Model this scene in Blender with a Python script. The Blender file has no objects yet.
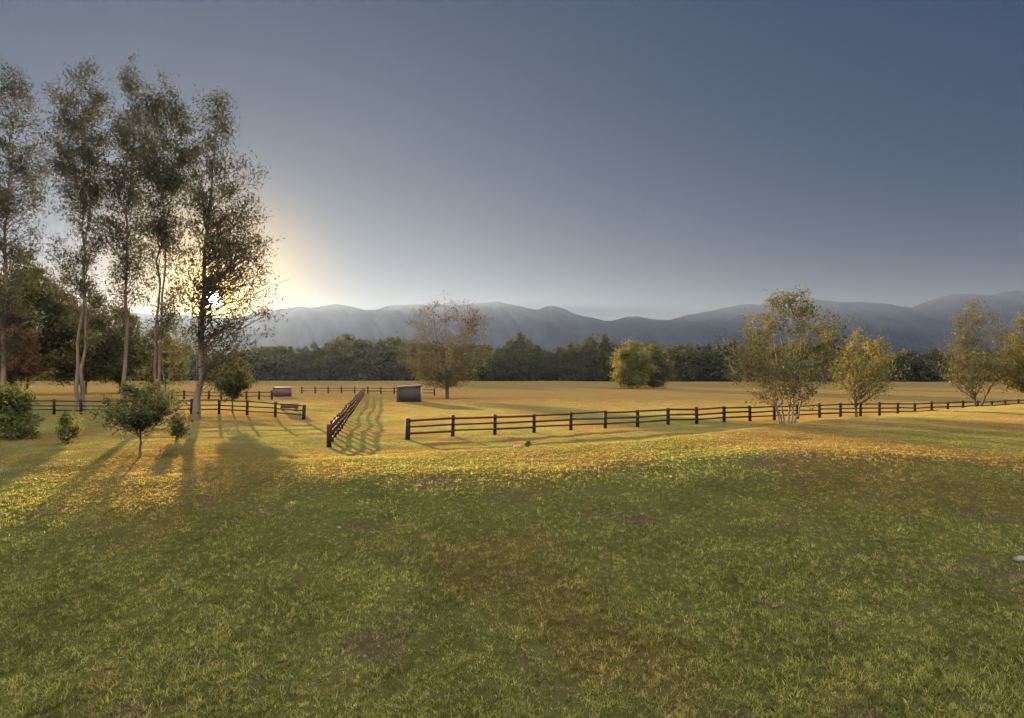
import bpy, math, numpy as np
from mathutils import Vector

F = 700.0            # focal length in pixels of the 1024 wide frame
CAM_Z = 4.0
HOR = 374.0
SUN_EL = math.radians(5.6)
SUN_AZ = math.radians(-23.2)      # from +Y towards +X
SUN = np.array([math.sin(SUN_AZ)*math.cos(SUN_EL), math.cos(SUN_AZ)*math.cos(SUN_EL), math.sin(SUN_EL)])
R = np.random.default_rng(11)
SKY_TINT = (.020, .047, .110)
LOBE1 = (30, (.03, .01, .0))
LOBE2 = (190, (1.45, .82, .06))
BACK_FILL = (6.6, 6.4, 5.4)  # added sky brightness behind the viewer, lifts the shaded foreground
EXPO = 3.2

scene = bpy.context.scene
col = scene.collection

# ------------------------------------------------------------------ helpers
def tag(o, label=None, cat=None, group=None, kind=None):
    if label: o['label'] = label
    if cat: o['category'] = cat
    if group: o['group'] = group
    if kind: o['kind'] = kind
    return o

def empty(name, loc, rz=0.0):
    o = bpy.data.objects.new(name, None); col.objects.link(o)
    o.location = loc; o.rotation_euler = (0, 0, rz); o.empty_display_size = 0.3
    return o

def mesh_obj(name, V, Fc, mat, parent=None, smooth=False, tint=None):
    """V (n,3); Fc (m,k) int array or list of such arrays."""
    V = np.asarray(V, dtype=np.float32)
    if not isinstance(Fc, list): Fc = [Fc]
    Fc = [np.asarray(f, dtype=np.int32) for f in Fc if len(f)]
    me = bpy.data.meshes.new(name)
    nl = sum(f.size for f in Fc); nf = sum(len(f) for f in Fc)
    me.vertices.add(len(V)); me.vertices.foreach_set('co', V.ravel())
    me.loops.add(nl); me.loops.foreach_set('vertex_index', np.concatenate([f.ravel() for f in Fc]))
    tot = np.concatenate([np.full(len(f), f.shape[1], dtype=np.int32) for f in Fc])
    st = np.concatenate([[0], np.cumsum(tot)[:-1]]).astype(np.int32)
    me.polygons.add(nf); me.polygons.foreach_set('loop_start', st); me.polygons.foreach_set('loop_total', tot)
    if smooth: me.polygons.foreach_set('use_smooth', np.ones(nf, dtype=bool))
    if tint is not None:
        a = me.attributes.new('tint', 'FLOAT', 'POINT'); a.data.foreach_set('value', np.asarray(tint, dtype=np.float32))
    me.update(calc_edges=True); me.validate()
    me.materials.append(mat)
    o = bpy.data.objects.new(name, me); col.objects.link(o)
    if parent is not None: o.parent = parent
    return o

def copy_tree(o, parent=None):
    c = o.copy(); col.objects.link(c); c.parent = parent
    for ch in list(o.children): copy_tree(ch, c)
    return c

def vnoise(x, y, seed=0):
    x = np.asarray(x, float); y = np.asarray(y, float)
    xi = np.floor(x); yi = np.floor(y); fx = x-xi; fy = y-yi
    fx = fx*fx*fx*(fx*(fx*6-15)+10); fy = fy*fy*fy*(fy*(fy*6-15)+10)
    def h(a, b):
        n = np.sin(a*127.1+b*311.7+seed*74.7)*43758.5453
        return n-np.floor(n)
    return (h(xi, yi)*(1-fx)+h(xi+1, yi)*fx)*(1-fy)+(h(xi, yi+1)*(1-fx)+h(xi+1, yi+1)*fx)*fy
def fbm(x, y, oct=4, seed=0):
    s = 0; a = 0.5; t = 0
    for k in range(oct):
        s = s+a*vnoise(x*2**k, y*2**k, seed+k*7); t += a; a *= 0.5
    return s/t-0.5
def sstep(a, b, x):
    t = np.clip((x-a)/(b-a), 0, 1); return t*t*(3-2*t)

# ------------------------------------------------------------------ terrain height
PX = np.array([-260, 0, 200, 390, 520, 640, 760, 870, 963, 1024, 1300.])
T = (PX-512)/F
YC = np.array([17, 20, 22, 24, 24.5, 25, 26, 26, 26, 26, 27.])       # brow (start of the lit ground)
ZC = np.array([-.65, -.33, .27, .66, .80, .93, 1.0, 1.0, .98, .96, .95])
ZB = np.array([-2.4, -2.3, -2.0, -1.75, -1.65, -1.6, -1.5, -1.45, -1.4, -1.4, -1.4])
YP = np.array([22, 25, 27, 28, 28.5, 30, 38, 50, 62, 68, 84.])       # far end of the shelf
ZP = np.array([-.6, -.26, .22, .55, .72, .90, .96, .93, .99, 1.03, 1.2])
YE = np.array([30, 34, 36, 38, 39, 42, 50, 62, 72, 80, 100.])
def ground_z(X, Y):
    X = np.asarray(X, float); Y = np.asarray(Y, float)
    t = X/np.maximum(Y, 9.0)
    yc, zc, zb, yp, zp, ye = [np.interp(t, T, a) for a in (YC, ZC, ZB, YP, ZP, YE)]
    up = np.clip((Y-9)/(yc-9), 0, 1)
    up = np.where(up < 1, 1-(1-up)**1.32, 1)
    z1 = zb+(zc-zb)*up
    z2 = zc+(zp-zc)*np.clip((Y-yc)/(yp-yc), 0, 1)
    base = 0.5*sstep(-16, -24, X)*sstep(46, 60, Y)*(1-0.6*sstep(72, 100, Y))
    base = base-0.25*sstep(30, 45, X)*sstep(55, 75, Y)
    z3 = zp+(base-zp)*sstep(0, 1, (Y-yp)/(ye-yp))
    z = np.where(Y < yc, z1, np.where(Y < yp, z2, z3))
    n = fbm(X/9., Y/9., 3, 3)*0.34*np.exp(-np.maximum(Y-30, 0)/60)+fbm(X/1.7, Y/1.7, 3, 9)*0.085
    n = n*np.where(Y > 300, 0, 1)+fbm(X/60., Y/60., 2, 4)*0.5*sstep(120, 220, Y)*(1-sstep(500, 900, Y))
    return z+n
def gz(x, y): return float(ground_z(np.array([x]), np.array([y]))[0])
def at(px, Y): return (px-512)/F*Y
def spot(px, Y, dz=0.0):
    x = at(px, Y); return (x, Y, gz(x, Y)+dz)

# ------------------------------------------------------------------ materials
def new_mat(name):
    m = bpy.data.materials.new(name); m.use_nodes = True
    nt = m.node_tree; nt.nodes.clear()
    out = nt.nodes.new('ShaderNodeOutputMaterial')
    return m, nt, out
def N(nt, typ, **kw):
    n = nt.nodes.new(typ)
    for k, v in kw.items():
        if k.startswith('i_'):
            key = k[2:]; key = int(key) if key.isdigit() else key.replace('_', ' ')
            n.inputs[key].default_value = v
        else: setattr(n, k, v)
    return n
def ramp(nt, stops, interp='LINEAR'):
    n = nt.nodes.new('ShaderNodeValToRGB'); cr = n.color_ramp; cr.interpolation = interp
    while len(cr.elements) > 1: cr.elements.remove(cr.elements[-1])
    cr.elements[0].position = stops[0][0]; cr.elements[0].color = (*stops[0][1], 1)
    for p, c in stops[1:]:
        e = cr.elements.new(p); e.color = (*c, 1)
    return n
def mix(nt, fac, a, b, typ='MIX'):
    n = nt.nodes.new('ShaderNodeMix'); n.data_type = 'RGBA'; n.blend_type = typ
    for sock, v in ((n.inputs[0], fac), (n.inputs[6], a), (n.inputs[7], b)):
        if hasattr(v, 'is_linked') or hasattr(v, 'links'): nt.links.new(v, sock)
        elif isinstance(v, (int, float)): sock.default_value = v
        else: sock.default_value = (*v, 1) if len(v) == 3 else v
    return n.outputs[2]
def noise(nt, vec, scale, detail=4, rough=.6):
    n = nt.nodes.new('ShaderNodeTexNoise'); n.inputs['Scale'].default_value = scale
    n.inputs['Detail'].default_value = detail; n.inputs['Roughness'].default_value = rough
    nt.links.new(vec, n.inputs['Vector']); return n.outputs['Fac']
def mathn(nt, op, a, b=None, clamp=False):
    n = nt.nodes.new('ShaderNodeMath'); n.operation = op; n.use_clamp = clamp
    for i, v in enumerate((a, b)):
        if v is None: continue
        if isinstance(v, (int, float)): n.inputs[i].default_value = v
        else: nt.links.new(v, n.inputs[i])
    return n.outputs[0]
def maprange(nt, v, a, b, c=0.0, d=1.0):
    n = nt.nodes.new('ShaderNodeMapRange'); n.interpolation_type = 'SMOOTHSTEP'
    nt.links.new(v, n.inputs[0])
    for i, x in enumerate((a, b, c, d)): n.inputs[i+1].default_value = x
    return n.outputs[0]

def leaf_mat(name, cols, transl=0.5, patch=0.6):
    m, nt, out = new_mat(name)
    at_ = N(nt, 'ShaderNodeAttribute', attribute_name='tint')
    tc = N(nt, 'ShaderNodeTexCoord')
    nz = noise(nt, tc.outputs['Object'], patch, 2)
    f = mathn(nt, 'ADD', mathn(nt, 'MULTIPLY', at_.outputs['Fac'], 0.55), mathn(nt, 'MULTIPLY', maprange(nt, nz, .3, .7), 0.45))
    k = len(cols)
    rp = ramp(nt, [(i/(k-1), c) for i, c in enumerate(cols)])
    nt.links.new(f, rp.inputs[0])
    d = N(nt, 'ShaderNodeBsdfDiffuse'); tr = N(nt, 'ShaderNodeBsdfTranslucent')
    nt.links.new(rp.outputs[0], d.inputs[0])
    warm = mix(nt, 1.0, rp.outputs[0], (1.05, 1.05, .75), 'MULTIPLY')
    nt.links.new(warm, tr.inputs[0])
    g = N(nt, 'ShaderNodeBsdfGlossy'); g.inputs['Roughness'].default_value = .45
    g.inputs['Color'].default_value = (.5, .5, .5, 1)
    mx = N(nt, 'ShaderNodeMixShader'); mx.inputs[0].default_value = transl
    nt.links.new(d.outputs[0], mx.inputs[1]); nt.links.new(tr.outputs[0], mx.inputs[2])
    mx2 = N(nt, 'ShaderNodeMixShader'); mx2.inputs[0].default_value = 0.015
    nt.links.new(mx.outputs[0], mx2.inputs[1]); nt.links.new(g.outputs[0], mx2.inputs[2])
    nt.links.new(mx2.outputs[0], out.inputs[0])
    return m
def bark_mat(name, a, b, scale=3.0):
    m, nt, out = new_mat(name)
    tc = N(nt, 'ShaderNodeTexCoord'); mp = N(nt, 'ShaderNodeMapping'); mp.inputs['Scale'].default_value = (1, 1, .22)
    nt.links.new(tc.outputs['Object'], mp.inputs[0])
    nz = noise(nt, mp.outputs[0], scale, 6, .7)
    rp = ramp(nt, [(.3, a), (.7, b)]); nt.links.new(nz, rp.inputs[0])
    bs = N(nt, 'ShaderNodeBsdfPrincipled'); bs.inputs['Roughness'].default_value = .9; bs.inputs['Specular IOR Level'].default_value = .08
    nt.links.new(rp.outputs[0], bs.inputs['Base Color'])
    bp = N(nt, 'ShaderNodeBump'); bp.inputs['Strength'].default_value = .6; bp.inputs['Distance'].default_value = .05
    nt.links.new(noise(nt, mp.outputs[0], scale*4, 5), bp.inputs['Height']); nt.links.new(bp.outputs[0], bs.inputs['Normal'])
    nt.links.new(bs.outputs[0], out.inputs[0])
    return m

M = {}
M['gum_leaf'] = leaf_mat('gum_leaf', [(.016, .022, .016), (.025, .030, .021), (.045, .042, .028)], .34)
M['dark_leaf'] = leaf_mat('dark_leaf', [(.028, .032, .016), (.046, .046, .02), (.08, .064, .026)], .36, .3)
M['red_leaf'] = leaf_mat('red_leaf', [(.06, .035, .018), (.10, .038, .028), (.06, .055, .024)], .45, .4)
M['olive_leaf'] = leaf_mat('olive_leaf', [(.03, .036, .018), (.052, .056, .024), (.09, .082, .036)], .33, .5)
M['yellow_leaf'] = leaf_mat('yellow_leaf', [(.05, .054, .018), (.088, .084, .025), (.14, .115, .034)], .4, .5)
M['sparse_leaf'] = leaf_mat('sparse_leaf', [(.036, .034, .03), (.052, .048, .042), (.075, .066, .055)], .3, .3)
M['autumn_leaf'] = leaf_mat('autumn_leaf', [(.042, .048, .02), (.056, .056, .024), (.078, .052, .03)], .3, .18)
M['shrub_leaf'] = leaf_mat('shrub_leaf', [(.025, .038, .014), (.06, .07, .02), (.20, .165, .035)], .45, .9)
M['deep_leaf'] = leaf_mat('deep_leaf', [(.022, .030, .014), (.040, .048, .018), (.085, .08, .026)], .4, .9)
M['blossom'] = leaf_mat('blossom', [(.07, .045, .06), (.11, .07, .09), (.15, .11, .12)], .4, .9)
M['wood_leaf'] = leaf_mat('wood_leaf', [(.022, .026, .014), (.035, .038, .018), (.052, .05, .024)], .3, .12)
M['bark'] = bark_mat('bark', (.10, .07, .05), (.22, .17, .13))
M['pale_bark'] = bark_mat('pale_bark', (.065, .045, .037), (.16, .115, .09))
M['dark_bark'] = bark_mat('dark_bark', (.05, .035, .025), (.11, .08, .055))
M['fence_wood'] = bark_mat('fence_wood', (.018, .010, .008), (.045, .026, .02), 5)
M['post_wood'] = bark_mat('post_wood', (.014, .008, .007), (.035, .02, .016), 5)

# ground
def ground_colour(nt, vec):
    """grass colour by place: green lawn, dry straw pasture, worn patches"""
    sep = N(nt, 'ShaderNodeSeparateXYZ'); nt.links.new(vec, sep.inputs[0])
    x, y = sep.outputs[0], sep.outputs[1]
    n1 = noise(nt, vec, .11, 3, .6)     # 9 m patches
    n2 = noise(nt, vec, .55, 4, .65)
    n3 = noise(nt, vec, 6.0, 4, .7)
    green = ramp(nt, [(.25, (.040, .041, .016)), (.5, (.092, .090, .033)), (.75, (.16, .147, .056))])
    nt.links.new(mathn(nt, 'ADD', mathn(nt, 'MULTIPLY', n2, .55), mathn(nt, 'MULTIPLY', n3, .45)), green.inputs[0])
    dry = ramp(nt, [(.3, (.070, .052, .023)), (.55, (.108, .078, .033)), (.8, (.165, .118, .051))])
    nt.links.new(mathn(nt, 'ADD', mathn(nt, 'MULTIPLY', n2, .5), mathn(nt, 'MULTIPLY', n3, .5)), dry.inputs[0])
    # how dry: grows with distance, and to the right of the lawn
    far = maprange(nt, y, 48, 105)
    right = mathn(nt, 'MULTIPLY', maprange(nt, mathn(nt, 'SUBTRACT', x, mathn(nt, 'MULTIPLY', y, .18)), -2, 12), maprange(nt, y, 16, 30))
    mid = mathn(nt, 'MULTIPLY', maprange(nt, y, 18, 34), .42)
    dr = mathn(nt, 'MAXIMUM', mathn(nt, 'MAXIMUM', mid, mathn(nt, 'MULTIPLY', far, .75)), mathn(nt, 'MULTIPLY', right, .55))
    dr = mathn(nt, 'ADD', dr, mathn(nt, 'MULTIPLY', mathn(nt, 'SUBTRACT', maprange(nt, n1, .38, .62), .42), 1.15))
    dr = mathn(nt, 'ADD', dr, mathn(nt, 'MULTIPLY', mathn(nt, 'SUBTRACT', n2, .5), .7), True)
    c = mix(nt, dr, green.outputs[0], dry.outputs[0])
    # reddish stubble on the far pasture
    nr = noise(nt, vec, .03, 3, .6)
    red = mathn(nt, 'MULTIPLY', maprange(nt, y, 70, 120), maprange(nt, nr, .35, .6))
    c = mix(nt, mathn(nt, 'MULTIPLY', red, .45), c, (.115, .066, .032))
    # dusty bare worn patches
    nb = noise(nt, vec, .30, 5, .72)
    bare = mathn(nt, 'MULTIPLY', maprange(nt, nb, .555, .64), .75)
    c = mix(nt, bare, c, (.095, .070, .050))
    return c, n3, n2
m, nt, out = new_mat('turf')
g = N(nt, 'ShaderNodeNewGeometry')
c, n3, n2 = ground_colour(nt, g.outputs['Position'])
fine = noise(nt, g.outputs['Position'], 28, 3, .7)
c = mix(nt, .9, c, mix(nt, fine, (.25, .25, .25), (1.25, 1.25, 1.25)), 'MULTIPLY')
sp = N(nt, 'ShaderNodeSeparateXYZ'); nt.links.new(g.outputs['Position'], sp.inputs[0])
k = maprange(nt, sp.outputs[1], 18, 60, .45, .9)      # ground darker towards the front so the modelled blades stand out
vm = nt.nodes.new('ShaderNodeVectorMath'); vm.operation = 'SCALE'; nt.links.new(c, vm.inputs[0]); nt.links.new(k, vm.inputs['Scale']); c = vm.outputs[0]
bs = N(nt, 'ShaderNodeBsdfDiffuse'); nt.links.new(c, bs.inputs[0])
bp = N(nt, 'ShaderNodeBump'); bp.inputs['Strength'].default_value = .9; bp.inputs['Distance'].default_value = .05
nt.links.new(mathn(nt, 'ADD', n3, fine), bp.inputs['Height']); nt.links.new(bp.outputs[0], bs.inputs['Normal'])
sh = N(nt, 'ShaderNodeBsdfSheen'); sh.inputs['Roughness'].default_value = .45     # fuzz of the short grass catches raking light
kf = maprange(nt, sp.outputs[1], 62, 112, .36, .04)
vf = nt.nodes.new('ShaderNodeVectorMath'); vf.operation = 'SCALE'; nt.links.new(mix(nt, 1.0, c, (1.5, 1.38, .95), 'MULTIPLY'), vf.inputs[0]); nt.links.new(kf, vf.inputs['Scale'])
nt.links.new(vf.outputs[0], sh.inputs['Color'])
ad = N(nt, 'ShaderNodeAddShader'); nt.links.new(bs.outputs[0], ad.inputs[0]); nt.links.new(sh.outputs[0], ad.inputs[1])
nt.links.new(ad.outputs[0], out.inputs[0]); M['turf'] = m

m, nt, out = new_mat('blade')
g = N(nt, 'ShaderNodeNewGeometry')
c, n3, n2 = ground_colour(nt, g.outputs['Position'])
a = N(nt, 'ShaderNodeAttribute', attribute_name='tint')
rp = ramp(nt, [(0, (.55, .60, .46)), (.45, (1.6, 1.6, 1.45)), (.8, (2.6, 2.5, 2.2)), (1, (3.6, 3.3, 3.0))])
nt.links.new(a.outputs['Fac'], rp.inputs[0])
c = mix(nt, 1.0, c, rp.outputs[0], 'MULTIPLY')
d = N(nt, 'ShaderNodeBsdfDiffuse'); nt.links.new(c, d.inputs[0])
tr = N(nt, 'ShaderNodeBsdfTranslucent'); nt.links.new(mix(nt, 1., c, (1.05, 1.15, .85), 'MULTIPLY'), tr.inputs[0])
mx = N(nt, 'ShaderNodeMixShader'); mx.inputs[0].default_value = .6
nt.links.new(d.outputs[0], mx.inputs[1]); nt.links.new(tr.outputs[0], mx.inputs[2]); nt.links.new(mx.outputs[0], out.inputs[0])
M['blade'] = m

def plain(name, c1, c2, scale=2.0, rough=.8, spec=.06):
    m, nt, out = new_mat(name)
    tc = N(nt, 'ShaderNodeTexCoord'); nz = noise(nt, tc.outputs['Object'], scale, 6, .7)
    rp = ramp(nt, [(.3, c1), (.7, c2)]); nt.links.new(nz, rp.inputs[0])
    bs = N(nt, 'ShaderNodeBsdfPrincipled'); bs.inputs['Roughness'].default_value = rough; bs.inputs['Specular IOR Level'].default_value = spec
    nt.links.new(rp.outputs[0], bs.inputs['Base Color']); nt.links.new(bs.outputs[0], out.inputs[0])
    return m
M['shed_wall'] = plain('shed_wall', (.034, .028, .028), (.05, .042, .040), 1.5)
M['shed_roof'] = plain('shed_roof', (.05, .042, .04), (.08, .068, .062), 1.2, .8)
M['shed_trim'] = plain('shed_trim', (.20, .15, .11), (.30, .23, .17), 3)
M['rust_wall'] = plain('rust_wall', (.06, .036, .042), (.095, .058, .062), 2)
M['trough'] = plain('trough', (.06, .045, .045), (.11, .08, .075), 3)
M['stone'] = plain('stone', (.06, .055, .05), (.12, .11, .10), 6)
M['red_stone'] = plain('red_stone', (.16, .07, .045), (.26, .13, .08), 9)
M['hill'] = plain('hill', (.009, .010, .017), (.014, .015, .023), .004, 1.0, 0.0)

# ------------------------------------------------------------------ tree building
def tube(path, rad, sides=6):
    path = np.asarray(path, float); rad = np.asarray(rad, float); n = len(path)
    d = np.gradient(path, axis=0); d /= np.linalg.norm(d, axis=1)[:, None]+1e-9
    ref = np.array([.31, .95, .07]); u = np.cross(d, ref); u /= np.linalg.norm(u, axis=1)[:, None]+1e-9
    v = np.cross(d, u)
    a = np.arange(sides)*2*np.pi/sides
    P = path[:, None, :]+rad[:, None, None]*(np.cos(a)[None, :, None]*u[:, None, :]+np.sin(a)[None, :, None]*v[:, None, :])
    V = P.reshape(-1, 3)
    i = np.arange(n-1)[:, None]*sides; k = np.arange(sides)[None, :]; k2 = (k+1) % sides
    Q = np.stack([i+k, i+k2, i+sides+k2, i+sides+k], -1).reshape(-1, 4)
    return V, Q
class Geo:
    def __init__(s): s.V = []; s.F = []; s.n = 0
    def add(s, V, Fq): s.V.append(V); s.F.append(np.asarray(Fq)+s.n); s.n += len(V)
    def build(s, name, mat, parent, smooth=True):
        return mesh_obj(name, np.concatenate(s.V), np.concatenate(s.F), mat, parent, smooth)

def bez(p0, p1, p2, n):
    t = np.linspace(0, 1, n)[:, None]
    return (1-t)**2*p0+2*t*(1-t)*p1+t*t*p2

def leaves(C, rng, L, W, droop=.3):
    """C (n,3) leaf roots -> quads"""
    n = len(C)
    d = rng.normal(size=(n, 3)); d[:, 2] -= droop*1.5; d /= np.linalg.norm(d, axis=1)[:, None]
    w = np.cross(d, rng.normal(size=(n, 3))); w /= np.linalg.norm(w, axis=1)[:, None]+1e-9
    l = L*rng.uniform(.6, 1.35, (n, 1)); ww = W*rng.uniform(.6, 1.3, (n, 1))
    V = np.stack([C-d*l*.5, C+w*ww, C+d*l*.5, C-w*ww], 1).reshape(-1, 3)
    Fq = np.arange(4*n).reshape(n, 4)
    tint = np.repeat(rng.uniform(0, 1, n), 4)
    return V, Fq, tint

def make_tree(name, loc, H, trunk, env, n_limb, n_sub, n_leaf, leaf, mats, rng, r0=.25, rise=.5, spread=.45,
              droop=.3, sides=7, twig=.012, sub_len=1.2, leaf_extra=None, stems=None, part2=None, rz=0, crown_frac=1.0, thin=None, gap=None, limb_r=.014, scat=.24):
    """trunk: list of (fraction, dx, dy); env(h) -> (cx, cy, r) or None at height fraction h in 0..1
       leaf: (L, W)."""
    root = empty(name, loc, rz)
    G = Geo()
    stems = stems or [trunk]
    paths = []
    for st in stems:
        hs = np.array([q[0] for q in st])*H; xs = np.array([q[1] for q in st]); ys = np.array([q[2] for q in st])
        zz = np.linspace(hs[0], hs[-1], 16)
        p = np.stack([np.interp(zz, hs, xs), np.interp(zz, hs, ys), zz], 1)
        p[1:-1, :2] += rng.normal(size=(14, 2))*H*.004
        p[0, 2] = -.25
        rs = r0*(1-.93*(zz/hs[-1])**.8)/(1 if len(stems) == 1 else len(stems)**.35)
        rs[0] *= 1.25; rs[1] *= 1.08
        G.add(*tube(p, rs, sides)); paths.append((p, rs))
    twigpts = []; 
    hh = []; hseed = rng.uniform(0, 50)
    rmax = max((env(q/50) or (0, 0, 0))[2] for q in range(51))
    tries = 0
    while len(hh) < n_limb and tries < n_limb*40:
        tries += 1
        h = rng.uniform(0, 1)
        e = env(h)
        if e is None or rng.uniform() > max(.28, (e[2]/rmax)**1.6): continue
        a = rng.uniform(0, 2*np.pi); rr = e[2]*math.sqrt(rng.uniform(.05, 1))*(1 if rmax < 1.3 else .68+.58*float(vnoise(1.3*math.cos(a)+hseed, h*5+1.3*math.sin(a), 3)))
        hh.append((h*H, e[0]+rr*math.cos(a), e[1]+rr*math.sin(a)))
    for (z, x, y) in hh:
        end = np.array([x, y, z])
        best = None
        for p, rs in paths:
            q = np.interp(z, p[:, 2], p[:, 0]), np.interp(z, p[:, 2], p[:, 1])
            dd = math.hypot(x-q[0], y-q[1])
            if best is None or dd < best[0]: best = (dd, p, rs)
        dd, p, rs = best
        zs = z-rise*dd-rng.uniform(.0, .06)*H
        zs = max(zs, .12*H if z > .2*H else z*.6); zs = min(zs, p[-1, 2]*.98)
        s = np.array([np.interp(zs, p[:, 2], p[:, 0]), np.interp(zs, p[:, 2], p[:, 1]), zs])
        rb = np.interp(zs, p[:, 2], rs)
        L = np.linalg.norm(end-s)
        mid = s+(end-s)*np.array([.55, .55, .35])+rng.normal(size=3)*L*.07+np.array([0, 0, .12*L])
        pts = bez(s, mid, end, 7)
        pts[1:-1] += rng.normal(size=(5, 3))*L*.035
        r1 = min(rb*.5, .012+limb_r*L)
        G.add(*tube(pts, np.linspace(r1, twig, 7), 5))
        for k in range(n_sub):
            t = rng.uniform(.3, 1.0)
            b = pts[min(6, int(t*6))]
            dirv = (end-s)/(L+1e-6)*.5+rng.normal(size=3)*spread*1.3; dirv[2] += .15-droop*.6
            ln = sub_len*rng.uniform(.4, 1.15)*(1.1-.35*t)
            e2 = b+dirv/np.linalg.norm(dirv)*ln
            tp = bez(b, (b+e2)/2+np.array([0, 0, .12*ln]), e2-np.array([0, 0, droop*.25*ln]), 4)
            G.add(*tube(tp, np.linspace(twig*1.1, twig*.45, 4), 3))
            twigpts.append(tp[1:]); 
        twigpts.append(pts[4:])
    TP = np.concatenate(twigpts)
    G.build('trunk', mats[0], root)
    sel = rng.integers(0, len(TP), n_leaf)
    # clumpiness
    wgt = rng.gamma(.9, 1, len(TP)); wgt /= wgt.sum()
    sel = rng.choice(len(TP), n_leaf, p=wgt)
    C = TP[sel]+rng.normal(size=(n_leaf, 3))*sub_len*np.array([scat, scat, scat*.85])
    if leaf_extra is not None: C = np.concatenate([C, leaf_extra])
    if crown_frac < 1: C = C[rng.uniform(size=len(C)) < crown_frac]
    C = C[C[:, 2] > .02*H]
    if gap is not None:
        q = C+np.array(loc)-np.array([0, 0, CAM_Z]); al = q@SUN
        C = C[np.linalg.norm(q-al[:, None]*SUN, axis=1) > gap]
    if thin is not None: C = C[(C[:, 2] < thin[0]*H) | (rng.uniform(size=len(C)) < thin[1])]
    if part2 is not None:     # foliage that looks different: split by a test
        mk = part2[0](C)
        V, Fq, ti = leaves(C[mk], rng, *leaf, droop=droop)
        mesh_obj(part2[2], V, Fq, part2[1], root, tint=ti)
        C = C[~mk]
    V, Fq, ti = leaves(C, rng, *leaf, droop=droop)
    mesh_obj('crown', V, Fq, mats[1], root, tint=ti)
    return root

def env_pts(pts):
    """pts: (h, cx, cy, r)"""
    a = np.array(pts, float)
    def f(h):
        if h < a[0, 0] or h > a[-1, 0]: return None
        return tuple(np.interp(h, a[:, 0], a[:, k]) for k in (1, 2, 3))
    return f

# ------------------------------------------------------------------ setting: ground
def geom(a, b, n): return np.geomspace(a, b, n)
xs = np.concatenate([-geom(60, 9000, 60)[::-1], np.arange(-59.6, 59.7, .4), geom(60, 9000, 60)])
ys = np.concatenate([-geom(20, 3000, 20)[::-1], np.arange(-19.5, 90, .36), geom(90, 9000, 90)])
XX, YY = np.meshgrid(xs, ys); ZZ = ground_z(XX.ravel(), YY.ravel())
V = np.stack([XX.ravel(), YY.ravel(), ZZ], 1)
nx = len(xs); ny = len(ys)
i = (np.arange(ny-1)[:, None]*nx+np.arange(nx-1)[None, :])
Q = np.stack([i, i+1, i+nx+1, i+nx], -1).reshape(-1, 4)
o = mesh_obj('ground', V, Q, M['turf'], smooth=True); tag(o, kind='structure')

# hills
prof = [(-900, 300), (-600, 285), (-350, 305), (-150, 292), (0, 300), (100, 310), (200, 316), (250, 319), (270, 313), (290, 309.5), (305, 308), (318, 310), (335, 308), (343, 306), (355, 308), (368, 312), (380, 311),
        (395, 307), (415, 306), (440, 306), (460, 307), (475, 305), (495, 303), (510, 305), (525, 308), (538, 310), (545, 306.5), (553, 305.5), (562, 308), (575, 315),
        (590, 317.5), (600, 320), (612, 320), (625, 316.5), (640, 315), (652, 318), (670, 319), (685, 315), (705, 312), (725, 307), (745, 304), (760, 305), (780, 302),
        (800, 300), (830, 303), (850, 304), (870, 307), (888, 315), (897, 316), (908, 311), (925, 300.5), (940, 296), (965, 297.5), (985, 296.5), (1000, 292), (1010, 291), (1030, 292),
        (1100, 300), (1250, 288), (1500, 305), (1800, 290)]
pp = np.array(prof); YR = 6000.
def hills(name, yr, pp, y0, y1, seed, lo=0.0, scale=1.0):
    ty = np.linspace(-1.8, 1.8, 1100); yy = np.concatenate([np.linspace(y0, yr, 90), np.linspace(yr+60, y1, 20)])
    TT, Y = np.meshgrid(ty, yy)
    X = TT*yr
    crest = ((HOR-np.interp(TT*F+512, pp[:, 0], pp[:, 1]))/F*yr+CAM_Z)*scale
    yw = yr+120*np.sin(X/700.)
    s = np.where(Y < yw, sstep(0, 1, (Y-y0)/(yw-y0))**.8, 1-sstep(0, 1, (Y-yw)/(y1-yw)))
    spur = 1-np.abs(fbm(X/360.+Y/900., Y/1500., 5, seed))*4.6
    z = crest*s*(1-(1-s)*(1-spur)*1.3)+fbm(X/110., Y/110., 4, seed+2)*(46-26*s)*s
    z = np.maximum(z, 0)-6*(1-np.minimum(1, s*30))
    V = np.stack([X.ravel(), Y.ravel(), z.ravel()-2], 1)
    nx = len(ty); ny = len(yy)
    i = (np.arange(ny-1)[:, None]*nx+np.arange(nx-1)[None, :])
    Q = np.stack([i, i+1, i+nx+1, i+nx], -1).reshape(-1, 4)
    o = mesh_obj(name, V, Q, M['hill'], smooth=True); tag(o, kind='structure'); return o
hills('hills', 6000., pp, 3600., 7800., 5)

# ------------------------------------------------------------------ gum trees
rg = np.random.default_rng(5)
GG = 'row of tall gum trees at the left'
def gum(px, Y, H, lean, env0, nl, nlimb, label, r0=.3, twin=None, seed=1, droop=.55, wd=1.22):
    def env(h):
        e = env0(h)
        return None if e is None else (e[0], e[1], e[2]*wd)
    nl = int(nl*1.6); nlimb = int(nlimb*2.1)
    rng = np.random.default_rng(seed)
    tr = [(0, 0, 0), (.3, lean*.2, .1), (.6, lean*.55, -.1), (.95, lean, 0)]
    st = [tr]
    if twin: st.append([(0, .25, .2), (.35, twin*.5, .3), (.7, twin+lean*.5, .2), (.86, twin+lean, .1)])
    t = make_tree('gum_tree', spot(px, Y), H, tr, env, nlimb, 7, nl, (.30, .052), (M['pale_bark'], M['gum_leaf']), rng,
                  r0=r0*.8, rise=.5, droop=droop, stems=st, sub_len=1.25, twig=.011, gap=.32, limb_r=.008, scat=.28)
    return tag(t, label, 'tree', GG)
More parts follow.
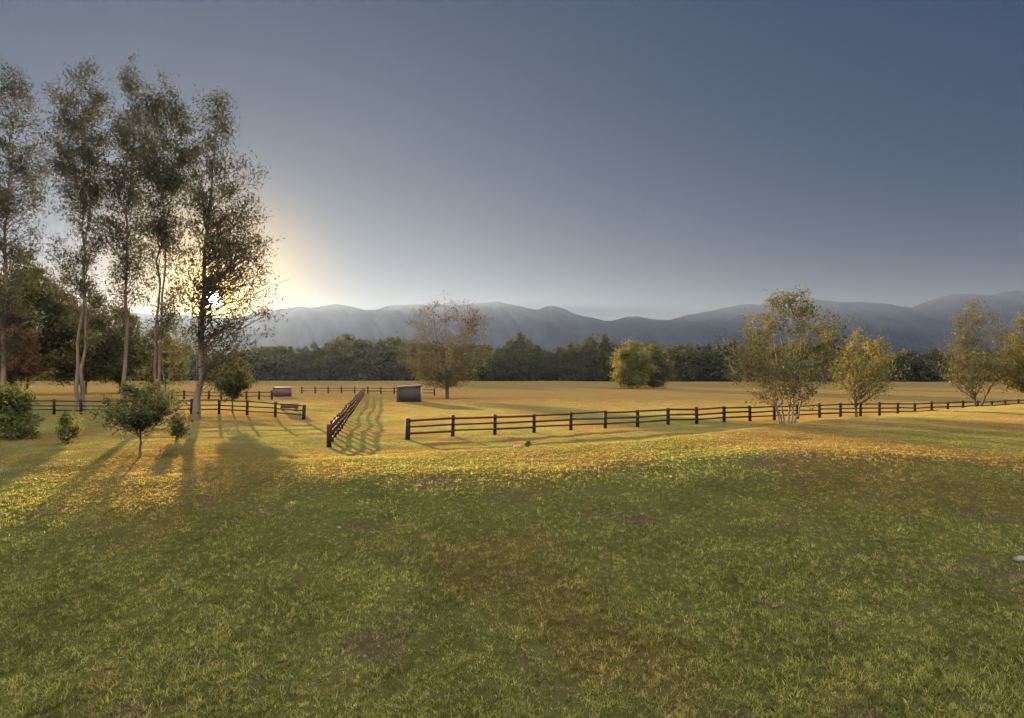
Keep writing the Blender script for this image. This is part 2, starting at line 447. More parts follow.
# px per metre is about 10.6 at 66 m
gum(3, 66, 33.0, .4, env_pts([(.16, 0, 0, 1.0), (.3, 0, 0, 1.8), (.45, .3, 0, 2.6), (.62, .3, 0, 3.4), (.78, .3, 0, 3.3), (.9, .4, 0, 1.9), (1, .4, 0, .4)]), 9500, 62,
    'tall gum tree cut by the left edge of the picture, rising over the reddish shrub', .32, seed=3)
gum(80, 66, 34.2, .2, env_pts([(.2, 0, 0, 1.2), (.4, .2, 0, 2.2), (.55, .3, 0, 2.6), (.72, .0, 0, 3.5), (.86, -.2, 0, 3.2), (.95, .1, 0, 2.2), (1, .1, 0, 1.5)]), 11000, 64,
    'tall gum tree with a pale double trunk and round top, second from the left', .30, twin=.5, seed=8)
gum(123, 68, 34.2, .6, env_pts([(.27, 0, 0, 1.2), (.4, .1, 0, 1.9), (.6, .2, 0, 2.2), (.8, .3, 0, 2.0), (.9, .5, 0, 1.6), (.97, .4, 0, 1.5), (1, .4, 0, .6)]), 7800, 52,
    'slender tall gum tree with a small separate tuft at its tip, middle of the row', .27, seed=13)
gum(155, 65, 31.6, .9, env_pts([(.27, .3, 0, 1.3), (.4, .8, 0, 2.2), (.6, 1.0, 0, 2.9), (.78, 1.0, 0, 3.5), (.9, 1.0, 0, 2.9), (1, .9, 0, .9)]), 12000, 66,
    'tall gum tree with two thin trunks and a broad dense head, fourth from the left', .27, twin=.9, seed=21)
gum(197, 57, 27.2, 1.5, env_pts([(.13, 3.0, 0, .9), (.2, 2.8, 0, 1.6), (.33, 3.1, 0, 3.4), (.5, 2.7, 0, 4.2), (.68, 2.3, 0, 3.2), (.82, 1.8, 0, 2.0), (.93, 1.6, 0, 1.2), (1, 1.5, 0, .4)]), 10500, 96,
    'gum tree with the low sun shining through it, rightmost of the tall row', .36, seed=34)

# ------------------------------------------------------------------ left grove behind the gums
GL = 'bushy trees behind the gums'
def bushy(name, px, Y, H, r, mats, nl, label, seed, group, h0=.14, leaf=(.34, .12), cx=0, nlimb=60, r0=.22, sub=1.5, part2=None, top=.35, rise=.6, nsub=6):
    rng = np.random.default_rng(seed)
    env = env_pts([(h0, cx, 0, r*.55), (.32, cx, 0, r*.95), (.55, cx, 0, r), (.78, cx*.8, 0, r*.8), (.93, cx*.6, 0, r*.45), (1, cx*.5, 0, r*.15)])
    t = make_tree(name, spot(px, Y), H, [(0, 0, 0), (.5, .2, 0), (.9, cx*.3, 0)], env, nlimb, nsub, nl, leaf, mats, rng, r0=r0, rise=rise,
                  droop=.15, sub_len=sub, part2=part2)
    return tag(t, label, 'tree', group)
db = (M['dark_bark'], M['dark_leaf'])
bushy('bushy_tree', 28, 126, 26, 10.2, db, 30000, 'big dark bushy tree behind the two leftmost gums', 41, GL, nlimb=110, sub=2.6, leaf=(.5, .18))
bushy('bushy_tree', 86, 130, 19.5, 7.2, db, 17000, 'brownish bushy tree standing behind the second gum', 42, GL, nlimb=80, sub=2.3, leaf=(.45, .16))
bushy('bushy_tree', 120, 138, 18.0, 6.8, (M['dark_bark'], M['olive_leaf']), 13000, 'olive green bushy tree standing behind the slender middle gum', 43, GL, nlimb=80, sub=2.3, leaf=(.45, .16))
bushy('bushy_tree', 165, 146, 14.5, 6.2, (M['dark_bark'], M['olive_leaf']), 8000, 'hazy olive tree between the fourth and fifth gums', 44, GL, nlimb=70, sub=2.0, leaf=(.45, .14))
bushy('bushy_tree', -60, 120, 23, 9.5, db, 16000, 'dark tree mostly cut off by the left edge behind the leafy bush', 47, GL, nlimb=80, sub=2.6, leaf=(.5, .18))
bushy('flowering_bush', 16, 92, 13.5, 3.0, (M['dark_bark'], M['red_leaf']), 6000, 'reddish brown leafy shrub beside the leftmost gum trunk', 45, None, h0=.2, leaf=(.26, .11), nlimb=34, sub=.9)
# thin bare sapling right of the fourth gum
rng = np.random.default_rng(50)
t = make_tree('sapling', spot(166, 64), 9.0, None, env_pts([(.35, .6, 0, .9), (.7, .9, 0, 1.7), (1, 1.0, 0, .5)]), 20, 5, 1100, (.25, .05), (M['bark'], M['olive_leaf']), rng,
              r0=.08, stems=[[(0, 0, 0), (.5, .45, 0), (1, 1.5, 0)], [(0, 0, .1), (.5, -.3, 0), (.85, -.9, 0)]], sub_len=.8)
tag(t, 'thin leaning sapling with few leaves left of the sunlit gum', 'tree')

# ------------------------------------------------------------------ small trees and shrubs on the lawn
def shrub(name, px, Y, H, r, mat, nl, label, seed, cat='shrub', leaf=(.16, .045), group=None, nlimb=34, h0=.08, sub=.5, bloom=None, r0=.05):
    rng = np.random.default_rng(seed)
    env = env_pts([(h0, 0, 0, r*.6), (.35, 0, 0, r), (.7, 0, 0, r*.9), (1, 0, 0, r*.35)])
    t = make_tree(name, spot(px, Y), H, None, env, nlimb, 5, nl, leaf, (M['dark_bark'], mat), rng, r0=r0, rise=.9, droop=0,
                  stems=[[(0, 0, 0), (.5, .05, 0), (.9, .1, 0)], [(0, .04, 0), (.5, -.2*r, .1), (.8, -.5*r, .1)], [(0, -.04, .02), (.5, .25*r, -.1), (.8, .5*r, -.1)]],
                  sub_len=sub, twig=.007, part2=bloom)
    return tag(t, label, cat, group)
shrub('leafy_bush', 6, 44, 3.5, 1.9, M['shrub_leaf'], 5600, 'large yellow green leafy bush on the lawn at the left edge', 60, leaf=(.24, .07), nlimb=70, sub=.7)
shrub('low_bush', 24, 43, 1.5, 1.1, M['shrub_leaf'], 1500, 'low spreading bush in front of the large bush at the left edge', 61, nlimb=34)
shrub('small_shrub', 69, 40.5, 1.75, .62, M['shrub_leaf'], 1300, 'small upright shrub with a dark foot between the left bush and the small lawn tree', 62)
shrub('small_shrub', 177, 41.5, 1.65, .50, M['deep_leaf'], 1300, 'small dark green shrub with pinkish blossoms beside the sunlit gum', 63,
      bloom=(lambda C: (C[:, 2] > 1.32) & (np.sin(C[:, 0]*37)+np.sin(C[:, 1]*41) > 0), M['blossom'], 'blossom'))
rng = np.random.default_rng(64)
t = make_tree('small_tree', spot(141, 33.5), 3.5, None, env_pts([(.5, -.5, 0, 2.0), (.62, -.3, 0, 2.6), (.8, -.1, 0, 2.1), (.95, .2, 0, 1.1), (1, .2, 0, .5)]), 84, 6, 4300, (.17, .05),
              (M['dark_bark'], M['deep_leaf']), rng, r0=.065, stems=[[(0, 0, 0), (.35, .03, 0), (.6, .1, 0), (.95, 0, 0)]], rise=.35, droop=.05, sub_len=.55, twig=.008)
tag(t, 'small wide crowned tree with a thin trunk standing alone on the lawn', 'tree')
rng = np.random.default_rng(65)
t = make_tree('small_tree', spot(233, 63.5), 4.9, None, env_pts([(.3, .1, 0, 1.0), (.5, .1, 0, 2.1), (.75, .3, 0, 2.2), (1, .3, 0, .6)]), 60, 6, 5200, (.2, .07),
              (M['dark_bark'], M['olive_leaf']), rng, r0=.08, stems=[[(0, 0, 0), (.5, -.05, 0), (.95, .1, 0)]], rise=.4, droop=.05, sub_len=.6, twig=.009)
tag(t, 'small rounded tree just behind the short fence right of the sunlit gum', 'tree')

# ------------------------------------------------------------------ paddock trees
rng = np.random.default_rng(70)
t = make_tree('paddock_tree', spot(447, 112), 16.2, None,
      env_pts([(.15, -.6, 0, 5.0), (.3, .3, 0, 8.2), (.5, .8, 0, 8.6), (.7, .9, 0, 7.9), (.83, .8, 0, 6.6), (.92, .6, 0, 4.6), (1, -.4, 0, 1.5)]), 190, 11, 11000, (.32, .085),
      (M['dark_bark'], M['sparse_leaf']), rng, r0=.5, stems=[[(0, 0, 0), (.3, .1, 0), (.6, -.2, 0), (.97, -.5, 0)], [(0, .05, 0), (.24, .1, 0), (.4, -1.8, .6), (.62, -3.6, 1), (.82, -4.2, 1)],
                                                                                                                 [(0, 0, .05), (.28, .1, 0), (.45, 2.0, -.6), (.66, 3.8, -1), (.84, 4.6, -1)], [(0, -.05, 0), (.26, 0, 0), (.45, .6, 2.0), (.7, 1.4, 4.0), (.86, 1.6, 4.4)],
                                                                                                                 [(0, 0, -.05), (.26, 0, 0), (.45, -.8, -2.0), (.7, -1.6, -3.8), (.86, -1.8, -4.2)]],
      rise=.35, droop=.35, sub_len=1.8, twig=.02, thin=(.55, .4), limb_r=.009,
      part2=(lambda C: (C[:, 2] < 8.6+1.0*np.sin(C[:, 0]*1.3)+.5*np.sin(C[:, 1]*2)) & (rng.uniform(size=len(C)) < .93), M['autumn_leaf'], 'lower_foliage'))
tag(t, 'broad tree with a thin brown upper crown beside the shed in the paddock', 'tree')
GP = 'round trees out on the pasture'
bushy('round_tree', 632, 195, 12.8, 6.6, (M['dark_bark'], M['yellow_leaf']), 16000, 'bright yellow green round tree out on the pasture', 71, GP, h0=.10, leaf=(.5, .2), nlimb=110, sub=2.4)
bushy('round_tree', 653, 206, 12.0, 6.6, (M['dark_bark'], M['dark_leaf']), 16000, 'darker round tree close behind the bright round one on the pasture', 72, GP, h0=.08, leaf=(.5, .2), nlimb=110, sub=2.4)

def multi(name, px, Y, H, stems, env, nl, nlimb, mats, label, seed, leaf=(.2, .06), r0=.16, sub=1.0, group='trees along the long fence'):
    rng = np.random.default_rng(seed)
    t = make_tree(name, spot(px, Y), H, None, env, nlimb, 7, nl, leaf, mats, rng, r0=r0, stems=stems, rise=1.0, droop=.12, sub_len=sub, twig=.012)
    return tag(t, label, 'tree', group)
multi('multi_stem_tree', 787, 56.5, 10.6,
      [[(0, -.42, 0), (.3, -1.3, 0), (.65, -2.6, .3)], [(0, -.15, .2), (.3, -.55, .3), (.85, -1.0, .8)], [(0, .1, -.1), (.4, .1, -.2), (.96, .4, 0)], [(0, .35, .1), (.3, .8, .2), (.8, 1.6, .4)],
       [(0, .55, -.1), (.3, 1.5, -.3), (.62, 2.9, -.5)], [(0, -.6, -.1), (.2, -1.3, -.4), (.5, -3.2, -.6)]],
      env_pts([(.35, -1.2, 0, 3.4), (.42, -.5, 0, 5.2), (.55, .1, 0, 5.6), (.75, .2, 0, 4.7), (.9, .3, 0, 3.0), (1, .2, 0, .9)]), 15000, 150,
      (M['bark'], M['olive_leaf']), 'large olive tree with many splayed stems in front of the long fence', 80, sub=1.05, r0=.15)
multi('yellow_tree', 856, 66, 8.4,
      [[(0, 0, 0), (.3, -.25, 0), (.6, -.7, 0), (.95, .4, 0)], [(.15, -.1, 0), (.45, .8, 0), (.7, 2.0, .1)]],
      env_pts([(.34, -1.4, 0, 2.2), (.42, .6, 0, 4.0), (.55, .8, 0, 4.4), (.72, .8, 0, 3.2), (.88, 1.0, 0, 1.3), (1, .4, 0, .5)]), 6000, 90,
      (M['dark_bark'], M['yellow_leaf']), 'smaller yellow green tree just right of the many stemmed tree', 81)
multi('forked_tree', 976, 74, 11.8,
      [[(0, 0, 0), (.25, -.5, 0), (.6, -1.4, 0), (.98, -.2, 0)], [(0, .15, 0), (.15, .9, 0), (.35, 2.6, .3), (.6, 3.4, 0)]],
      env_pts([(.33, -1.5, 0, 2.6), (.4, -.8, 0, 3.8), (.5, -.2, 0, 4.3), (.68, .1, 0, 3.7), (.85, .3, 0, 2.6), (.95, .2, 0, 1.5), (1, 0, 0, .5)]), 6800, 105,
      (M['dark_bark'], M['olive_leaf']), 'open tree with a dark forked trunk near the far end of the long fence', 82, sub=1.2)
multi('yellow_tree', 1030, 72, 9.2,
      [[(0, 0, 0), (.3, -.3, 0), (.6, -.9, 0), (.95, -.4, 0)], [(0, .1, 0), (.4, .9, 0), (.8, 1.6, .1)]],
      env_pts([(.28, -1.2, 0, 2.2), (.38, -.4, 0, 3.8), (.6, 0, 0, 4.0), (.8, .2, 0, 2.8), (1, 0, 0, .7)]), 10500, 100,
      (M['dark_bark'], M['yellow_leaf']), 'yellow green tree cut by the right edge of the picture', 83)

# ------------------------------------------------------------------ distant treeline
protos = []
GT = 'trees of the far treeline'
for k, (H, r, mt) in enumerate([(16, 7.0, 'wood_leaf'), (19, 6.5, 'wood_leaf'), (23, 5.0, 'wood_leaf'), (14, 7.5, 'dark_leaf'), (20, 7.0, 'wood_leaf')]):
    rng = np.random.default_rng(100+k)
    env = env_pts([(.03, 0, 0, r*.7), (.3, 0, 0, r), (.55, .2, 0, r*.95), (.78, .5, 0, r*.68), (.93, .3, 0, r*.35), (1, 0, 0, r*.12)])
    t = make_tree('woodland_tree', (0, 0, 0), H, [(0, 0, 0), (.5, .3, 0), (.95, 0, 0)], env, 70, 4, 6500, (.95, .42), (M['dark_bark'], M[mt]), rng, r0=.35, rise=.5,
                  droop=.1, sub_len=2.6, twig=.04)
    protos.append((t, H))
def tree_top(px):   # height in px above the 381 line
    pts = [(-100, 36), (240, 30), (262, 30), (300, 34), (330, 36), (352, 40), (375, 38), (395, 37), (420, 34), (500, 34), (512, 44), (522, 46), (532, 34), (560, 33), (580, 36), (597, 45), (607, 44), (620, 36), (690, 33), (705, 38), (740, 37), (850, 34), (900, 30), (1100, 33)]
    a = np.array(pts); return np.interp(px, a[:, 0], a[:, 1])
rng = np.random.default_rng(77)
usedp = set(); nth = 0
rows = [(402, 11.0), (418, 12.5), (440, 14.0)]
for (Yr, step) in rows:
    px = -20.0
    while px < 1045:
        Y = Yr+rng.uniform(-8, 8)
        k = int(rng.integers(0, 5))
        t, H = protos[k]
        if k not in usedp: usedp.add(k); c = t
        else: c = copy_tree(t)
        want = tree_top(px)*Y/F*rng.choice([.76, .84, .9, .96, 1.02])*rng.uniform(.95, 1.03)*(1.0 if Yr < 440 else 1.05)
        s = want/H
        x = at(px, Y)
        c.location = (x, Y, gz(x, Y)-.2); w = s*rng.uniform(.95, 1.3)
        c.scale = (w, w, s); c.rotation_euler = (0, 0, rng.uniform(0, 6.28))
        tag(c, 'one of the dark hazy trees massed along the far edge of the pasture', 'tree', GT)
        px += step*rng.uniform(.75, 1.25)
# emergent taller trees with their own labels
for (px, top, k, lab) in [(518, 333, 2, 'tall dark tree rising above the treeline right of the broad paddock tree'), (603, 334, 2, 'tall narrow tree rising above the treeline left of the bright round tree'),
                          (586, 341, 2, 'narrow tree rising a little above the treeline, left of its taller neighbour'), (356, 343, 1, 'dark rounded tree top rising above the treeline left of the shed')]:
    t, H = protos[k]; c = copy_tree(t); Y = 398
    s = (381-top)*Y/F/H; x = at(px, Y); c.location = (x, Y, gz(x, Y)-.2); c.scale = (s*.8, s*.8, s); c.rotation_euler = (0, 0, rng.uniform(0, 6))
    tag(c, lab, 'tree', 'taller trees of the far treeline')

# ------------------------------------------------------------------ fences
def box(c, ax, ay, az, hx, hy, hz, bev=0):
    c = np.asarray(c, float); V = []
    for sx in (-1, 1):
        for sy in (-1, 1):
            for sz in (-1, 1): V.append(c+ax*hx*sx+ay*hy*sy+az*hz*sz)
    Fq = [(0, 1, 3, 2), (4, 6, 7, 5), (0, 4, 5, 1), (2, 3, 7, 6), (0, 2, 6, 4), (1, 5, 7, 3)]
    return np.array(V), np.array(Fq)
Zv = np.array([0, 0, 1.])
def post_geo(h, w, rng):
    G = Geo(); lean = rng.normal(size=2)*.022
    az = np.array([lean[0], lean[1], 1]); az /= np.linalg.norm(az)
    zs = [-.3, h-.03, h]; ws = [w, w*.97, w*.72]; V = []
    for z, q in zip(zs, ws):
        for (a, b) in ((-1, -1), (1, -1), (1, 1), (-1, 1)): V.append(np.array([a*q/2, b*q/2, 0])+az*z)
    Fq = []
    for l in range(2):
        for s in range(4): Fq.append((l*4+s, l*4+(s+1) % 4, l*4+4+(s+1) % 4, l*4+4+s))
    Fq.append((8, 9, 10, 11)); Fq.append((3, 2, 1, 0))
    G.add(np.array(V), Fq); return G
def fence(name, pts, label, h=1.3, w=.17, rails=(.38, .76, 1.16), rh=.13, seed=0, group='timber post and rail fences', end_w=None, gap_after=()):
    rng = np.random.default_rng(seed)
    root = empty(name, (pts[0][0], pts[0][1], gz(*pts[0])))
    tag(root, label, 'fence', group)
    P = [np.array([p[0], p[1], gz(*p)]) for p in pts]; O = P[0]
    for k, p in enumerate(P):
        d = P[min(k+1, len(P)-1)]-P[max(k-1, 0)]; rz = math.atan2(d[1], d[0])
        e = w*1.35 if (k in (0, len(P)-1) and end_w) else w
        o = post_geo(h*rng.uniform(.97, 1.05), e, rng).build('post', M['post_wood'], root, False)
        o.location = p-O; o.rotation_euler = (0, 0, rz)
    for k in range(len(P)-1):
        if k in gap_after: continue
        a, b = P[k], P[k+1]
        d = b-a; L = np.linalg.norm(d); n = np.array([d[1], -d[0], 0]); n /= np.linalg.norm(n)
        for rr in rails:
            G = Geo(); c = np.array([0, 0, 0.])
            dz = rng.normal(size=2)*.026
            d2 = d+Zv*(dz[1]-dz[0]); l2 = np.linalg.norm(d2); ax = d2/l2; az = np.cross(ax, n); az = az if az[2] > 0 else -az
            hh = rh*rng.uniform(.85, 1.1)
            G.add(*box(c, ax, n, az, l2/2-.006, .022, hh/2))
            o = G.build('rail', M['fence_wood'], root, False)
            o.location = (a+b)/2+Zv*(rr+(dz[0]+dz[1])/2)+n*(w/2+.0245)-O
    return root
# long fence
pts = [(-6.45+2.65*k, 43.3+1.58*k) for k in range(27)]
fence('rail_fence', pts, 'long dark timber rail fence running from the gateway to the right across the picture', seed=1, end_w=1, w=.19)
# lane fence going away
n2_ = 33; pts = [(-10.3-16.3*k/n2_, 39.5+86.5*k/n2_) for k in range(n2_+1)]
fence('rail_fence', pts, 'dark timber fence seen end-on running straight away into the paddock', seed=2, end_w=1, w=.19)
# short fence left
pts = [(-17.9-2.48*k, 60.2+.15*k) for k in range(16)]
fence('rail_fence', pts, 'dark timber fence across the lawn behind the sunlit gum and under the other gums', seed=3, end_w=1, rh=.11)
# far fences
pts = [(at(272, 104)-2.0*k, 104+.3*k) for k in range(10)]
fence('paddock_fence', pts, 'distant low fence behind the small rounded tree', seed=4, w=.22, rails=(.5, 1.05), group='distant paddock fences')
pts = [(at(302, 138)+2.6*k, 138) for k in range(7)]
fence('paddock_fence', pts, 'distant low fence between the red brown hut and the lane fence', seed=5, w=.25, rails=(.5, 1.0), group='distant paddock fences')
pts = [(at(368, 134)+2.6*k, 134-.5*k) for k in range(6)]
fence('paddock_fence', pts, 'distant short fence joining the end of the lane fence to the shed', seed=6, w=.22, rails=(.45, 1.05), group='distant paddock fences')

# ------------------------------------------------------------------ shed, hut, trough
def slab(G, x0, x1, y0, y1, z0, z1):
    ax, ay = np.array([1., 0, 0]), np.array([0, 1., 0])
    G.add(*box(((x0+x1)/2, (y0+y1)/2, (z0+z1)/2), ax, ay, Zv, (x1-x0)/2, (y1-y0)/2, (z1-z0)/2))
def prism(G, poly, y0, y1):
    n = len(poly); V = [(x, y0, z) for x, z in poly]+[(x, y1, z) for x, z in poly]
    fs = [(k, (k+1) % n, n+(k+1) % n, n+k) for k in range(n)]+[tuple(range(n))[::-1][:4], tuple(range(n, 2*n))[:4]]
    G.add(np.array(V, float), fs)
s = empty('field_shed', spot(409.5, 100), math.radians(4)); s.scale = (.9, .9, .98); tag(s, 'grey brown field shelter with a sloping roof standing in the paddock', 'shed')
G = Geo(); prism(G, [(-1.75, 0), (1.75, 0), (1.75, 2.35), (-1.75, 2.15)], -.05, 0); G.build('back_wall', M['shed_wall'], s, False)
G = Geo()
for k in range(7): slab(G, -1.72+.5*k, -1.68+.5*k, -.075, -.052, 0, 2.13+.028*k)
G.build('batten', M['shed_wall'], s, False)
G = Geo(); slab(G, -1.8, -1.752, .3, 3.0, 0, 2.1); G.build('side_wall', M['shed_trim'], s, False)
G = Geo(); slab(G, 1.752, 1.8, 0, 3.0, 0, 2.3); G.build('side_wall', M['shed_trim'], s, False)
for x in (-1.9, 1.9):
    G = Geo(); slab(G, x-.08, x+.08, -.08, .08, 0, 2.13 if x < 0 else 2.33); G.build('corner_post', M['post_wood'] if x < 0 else M['shed_trim'], s, False)
G = Geo(); prism(G, [(-2.05, 2.17), (2.1, 2.42), (2.1, 2.50), (-2.05, 2.25)], -.35, 3.3); G.build('roof', M['shed_roof'], s, False)

s = empty('small_hut', spot(281, 118)); tag(s, 'small red brown hut beside the distant fence', 'hut')
G = Geo(); slab(G, -1.35, 1.35, 0, 1.6, -.1, 1.45); G.build('wall', M['rust_wall'], s, False)
G = Geo(); prism(G, [(-1.45, 1.452), (1.45, 1.452), (1.45, 1.53), (-1.45, 1.58)], -.15, 1.75); G.build('roof', M['rust_wall'], s, False)
G = Geo()
slab(G, -.02, .02, -.03, -.003, 0, 1.4); G.build('door_gap', M['trough'], s, False)

s = empty('water_trough', spot(290, 69)); tag(s, 'dark low water trough behind the end of the short fence', 'trough')
G = Geo()
slab(G, -.8, .8, -.3, -.25, .25, .72); slab(G, -.8, .8, .25, .3, .25, .72); slab(G, -.8, -.75, -.248, .248, .25, .72); slab(G, .75, .8, -.248, .248, .25, .72); slab(G, -.748, .748, -.248, .248, .25, .3)
G.build('basin', M['trough'], s, False)
for x in (-.65, .65):
    G = Geo(); slab(G, x-.07, x+.07, -.2, .2, -.1, .248); G.build('leg', M['trough'], s, False)

# ------------------------------------------------------------------ stones
def rock(px, Y, sx, sy, sz, mat, label, seed, name='stone'):
    rng = np.random.default_rng(seed)
    u = np.linspace(0, np.pi, 9); v = np.arange(12)*2*np.pi/12
    U, Vv = np.meshgrid(u, v, indexing='ij')
    D = np.stack([np.sin(U)*np.cos(Vv), np.sin(U)*np.sin(Vv), np.cos(U)], -1)
    k = rng.normal(size=(5, 3))
    r = 1+.13*sum(np.sin(D@k[q]*2.2+q) for q in range(5))/1.5
    P = (D*r[..., None]*np.array([sx, sy, sz])).reshape(-1, 3)
    i = np.arange(8)[:, None]*12; kk = np.arange(12)[None, :]; k2 = (kk+1) % 12
    Q = np.stack([i+kk, i+12+kk, i+12+k2, i+k2], -1).reshape(-1, 4)
    o = mesh_obj(name, P, Q, mat); o.location = spot(px, Y, sz*.45); tag(o, label, 'stone'); return o
rock(1017, 16.0, .17, .13, .07, M['stone'], 'pale grey stone lying in the grass at the right edge', 1)
rock(517, 33.0, .20, .18, .12, M['red_stone'], 'red brown stone in the short grass before the long fence', 2)
rock(340, 18.6, .07, .06, .035, M['stone'], 'tiny pale pebble on the shaded lawn in the middle', 3, 'pebble')
shrub('weed_clump', 528, 33.2, .32, .18, M['shrub_leaf'], 260, 'small green weed beside the red brown stone', 90, 'weed', leaf=(.12, .03), nlimb=12, sub=.14, r0=.012)

# ------------------------------------------------------------------ grass
def grass(nt, per, y0, y1, tm, seed):
    """tufts of leaning blades; closer together nearer the front"""
    rng = np.random.default_rng(seed)
    TY = y0*(y1/y0)**rng.uniform(size=nt); TX = rng.uniform(-tm, tm, nt)*TY
    tt = np.clip(rng.beta(2, 2.6, nt)+.5*fbm(TX/.4, TY/.4, 3, 55), 0, 1)
    th = np.clip(rng.normal(1, .22, nt)+fbm(TX/.5, TY/.5, 3, 31)*1.1+fbm(TX/2.6, TY/2.6, 2, 37)*.7, .5, 1.8)
    n = nt*per; w = np.repeat(np.arange(nt), per)
    a = rng.uniform(0, 2*np.pi, n)
    Yt = TY[w]; sp = np.interp(Yt, [10, 25, 60, 110], [.026, .04, .07, .1])*np.sqrt(rng.uniform(.02, 1, n))*1.3
    X = TX[w]+np.cos(a)*sp; Y = Yt+np.sin(a)*sp
    L = np.interp(Yt, [10, 20, 35, 110], [.078, .05, .025, .018]); W = np.interp(Yt, [10, 25, 60, 110], [.0065, .0095, .014, .02])
    Z = ground_z(X, Y)-.012
    l = L*th[w]*rng.gamma(7, 1/7., n)
    a2 = a+rng.normal(size=n)*.6
    tilt = np.clip(rng.normal(.55, .3, n), .05, 1.25)
    d = np.stack([np.cos(a2)*np.sin(tilt), np.sin(a2)*np.sin(tilt), np.cos(tilt)], 1)
    b = a2+rng.uniform(.9, 2.2, n); wv = np.stack([np.cos(b), np.sin(b), np.zeros(n)], 1)*(W*rng.uniform(.6, 1.4, n))[:, None]
    base = np.stack([X, Y, Z], 1)
    midp = base+d*(l*.55)[:, None]; d2 = d+np.stack([np.cos(a2), np.sin(a2), -np.ones(n)*.5], 1)*.5
    tip = midp+d2*(l*.5)[:, None]
    V = np.stack([base-wv, base+wv, midp+wv*.75, tip, midp-wv*.75], 1).reshape(-1, 3)
    k = np.arange(n)[:, None]*5
    Fq = np.concatenate([k, k+1, k+2, k+4], 1); Ft = np.concatenate([k+4, k+2, k+3], 1)
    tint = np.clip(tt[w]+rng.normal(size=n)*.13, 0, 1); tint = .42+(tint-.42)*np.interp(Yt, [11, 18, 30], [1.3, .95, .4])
    return V, Fq, Ft, np.repeat(tint, 5)
v, q, t3, ti = grass(125000, 9, 9.8, 110, .84, 1)
v2, q2, t32, ti2 = grass(45000, 7, 27, 110, .84, 2)
v, q, t3, ti = np.concatenate([v, v2]), np.concatenate([q, q2+len(v)]), np.concatenate([t3, t32+len(v)]), np.concatenate([ti, ti2])
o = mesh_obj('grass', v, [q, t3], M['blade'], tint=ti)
tag(o, 'short tufty lawn grass covering the slope in front', 'grass', kind='stuff')

# ------------------------------------------------------------------ haze
HZ = .155e-4
me_v, me_f = box((0, 3000, 350), np.array([1., 0, 0]), np.array([0, 1., 0]), Zv, 9500, 6300, 360)
m = bpy.data.materials.new('haze'); m.use_nodes = True; nt = m.node_tree; nt.nodes.clear()
out = nt.nodes.new('ShaderNodeOutputMaterial'); pv = nt.nodes.new('ShaderNodeVolumePrincipled')
pv.inputs['Color'].default_value = (.36, .54, 1.0, 1); pv.inputs['Density'].default_value = HZ; pv.inputs['Anisotropy'].default_value = .5
nt.links.new(pv.outputs[0], out.inputs['Volume'])
o = mesh_obj('haze', me_v, me_f, m); tag(o, kind='stuff', label='thin pale evening haze filling the valley', cat='haze')

# ------------------------------------------------------------------ world, sun, camera
w = bpy.data.worlds.new('World'); scene.world = w; w.use_nodes = True; nt = w.node_tree; nt.nodes.clear()
out = nt.nodes.new('ShaderNodeOutputWorld'); bg = nt.nodes.new('ShaderNodeBackground'); bg.inputs['Strength'].default_value = .09
sky = nt.nodes.new('ShaderNodeTexSky'); sky.sky_type = 'NISHITA'; sky.sun_disc = False
sky.sun_elevation = SUN_EL; sky.sun_rotation = SUN_AZ; sky.air_density = 1.0; sky.dust_density = 1.2; sky.ozone_density = 1.6; sky.altitude = 100
# an evening sky: soft gradient round the sun, plus an added bright patch as fill light behind the viewer
gm = nt.nodes.new('ShaderNodeGamma'); gm.inputs['Gamma'].default_value = .23; nt.links.new(sky.outputs[0], gm.inputs[0])
sc_ = nt.nodes.new('ShaderNodeVectorMath'); sc_.operation = 'MULTIPLY'; nt.links.new(gm.outputs[0], sc_.inputs[0]); sc_.inputs[1].default_value = SKY_TINT
tc = nt.nodes.new('ShaderNodeTexCoord')
vd = nt.nodes.new('ShaderNodeVectorMath'); vd.operation = 'DOT_PRODUCT'
nr = nt.nodes.new('ShaderNodeVectorMath'); nr.operation = 'NORMALIZE'
nt.links.new(tc.outputs['Generated'], nr.inputs[0]); nt.links.new(nr.outputs[0], vd.inputs[0]); vd.inputs[1].default_value = tuple(SUN)
dt = mathn(nt, 'MAXIMUM', vd.outputs['Value'], 0.0)
def vscale(v, c):
    n = nt.nodes.new('ShaderNodeVectorMath'); n.operation = 'SCALE'
    n.inputs[0].default_value = c; nt.links.new(v, n.inputs['Scale']); return n.outputs[0]
def lobe(p, c): return vscale(mathn(nt, 'POWER', dt, p), c)
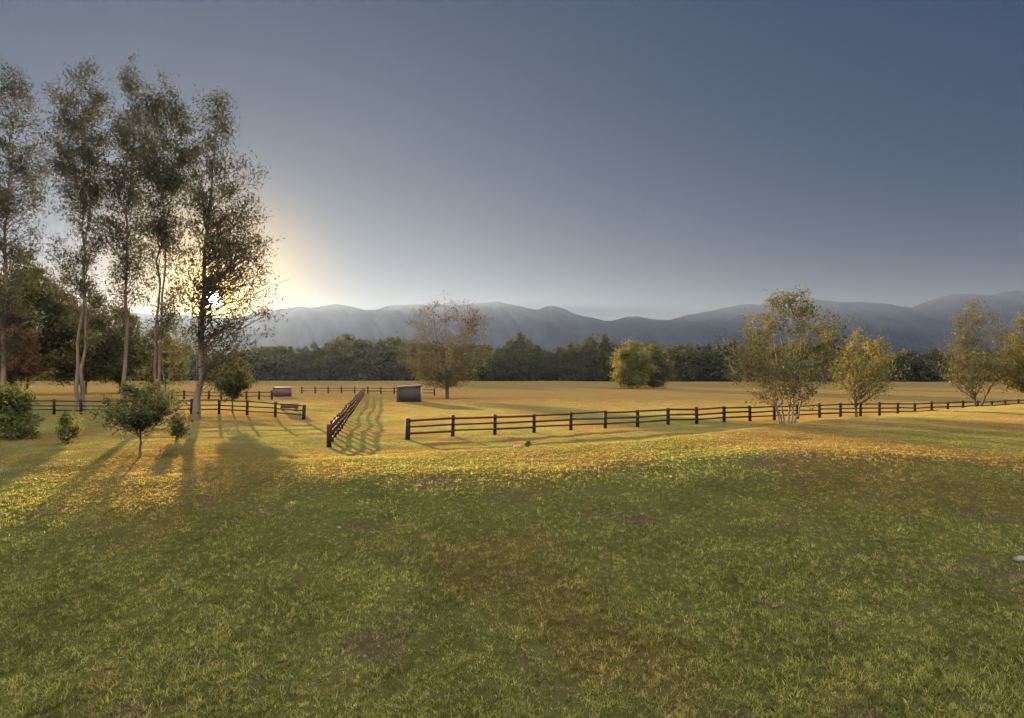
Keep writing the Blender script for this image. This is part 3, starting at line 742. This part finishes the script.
def vadd(a, b):
    n = nt.nodes.new('ShaderNodeVectorMath'); n.operation = 'ADD'; nt.links.new(a, n.inputs[0]); nt.links.new(b, n.inputs[1]); return n.outputs[0]
acc = vadd(sc_.outputs[0], lobe(*LOBE1))
acc = vadd(acc, lobe(*LOBE2))
acc = vadd(acc, lobe(3000, (10., 6., 1.6)))
acc = vadd(acc, lobe(60000, (700., 560., 330.)))
spx = nt.nodes.new('ShaderNodeSeparateXYZ'); nt.links.new(nr.outputs[0], spx.inputs[0])
hz = mathn(nt, 'POWER', mathn(nt, 'SUBTRACT', 1.0, mathn(nt, 'MAXIMUM', spx.outputs[2], 0.0)), 16.0)
acc = vadd(acc, vscale(hz, (.38, .30, .08)))
# added fill glow, strongest behind (-Y) and overhead
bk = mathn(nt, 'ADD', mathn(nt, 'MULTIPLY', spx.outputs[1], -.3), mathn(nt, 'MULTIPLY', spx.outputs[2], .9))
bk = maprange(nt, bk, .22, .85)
acc = vadd(acc, vscale(bk, BACK_FILL))
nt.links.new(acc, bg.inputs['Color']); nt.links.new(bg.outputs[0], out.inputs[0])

sd = bpy.data.lights.new('sun', 'SUN'); sd.energy = 5.0; sd.angle = math.radians(.5); sd.color = (1.0, .65, .31)
so = bpy.data.objects.new('sun', sd); col.objects.link(so)
so.rotation_euler = Vector(tuple(-SUN)).to_track_quat('-Z', 'Y').to_euler()

cd = bpy.data.cameras.new('camera'); co = bpy.data.objects.new('camera', cd); col.objects.link(co)
cd.sensor_width = 36; cd.lens = F/1024*36; cd.clip_start = .1; cd.clip_end = 30000
co.location = (0, 0, CAM_Z); co.rotation_euler = (math.radians(90)+math.atan((HOR-359)/F), 0, 0)
scene.camera = co

vs = scene.view_settings; vs.view_transform = 'Standard'; vs.look = 'None'; vs.gamma = 1; vs.use_curve_mapping = False
vs.exposure = EXPO
scene.render.engine = 'CYCLES'
cy = scene.cycles; cy.use_denoising = True; cy.max_bounces = 5; cy.diffuse_bounces = 2; cy.transmission_bounces = 3; cy.volume_bounces = 0; cy.transparent_max_bounces = 4
cy.sample_clamp_indirect = 6
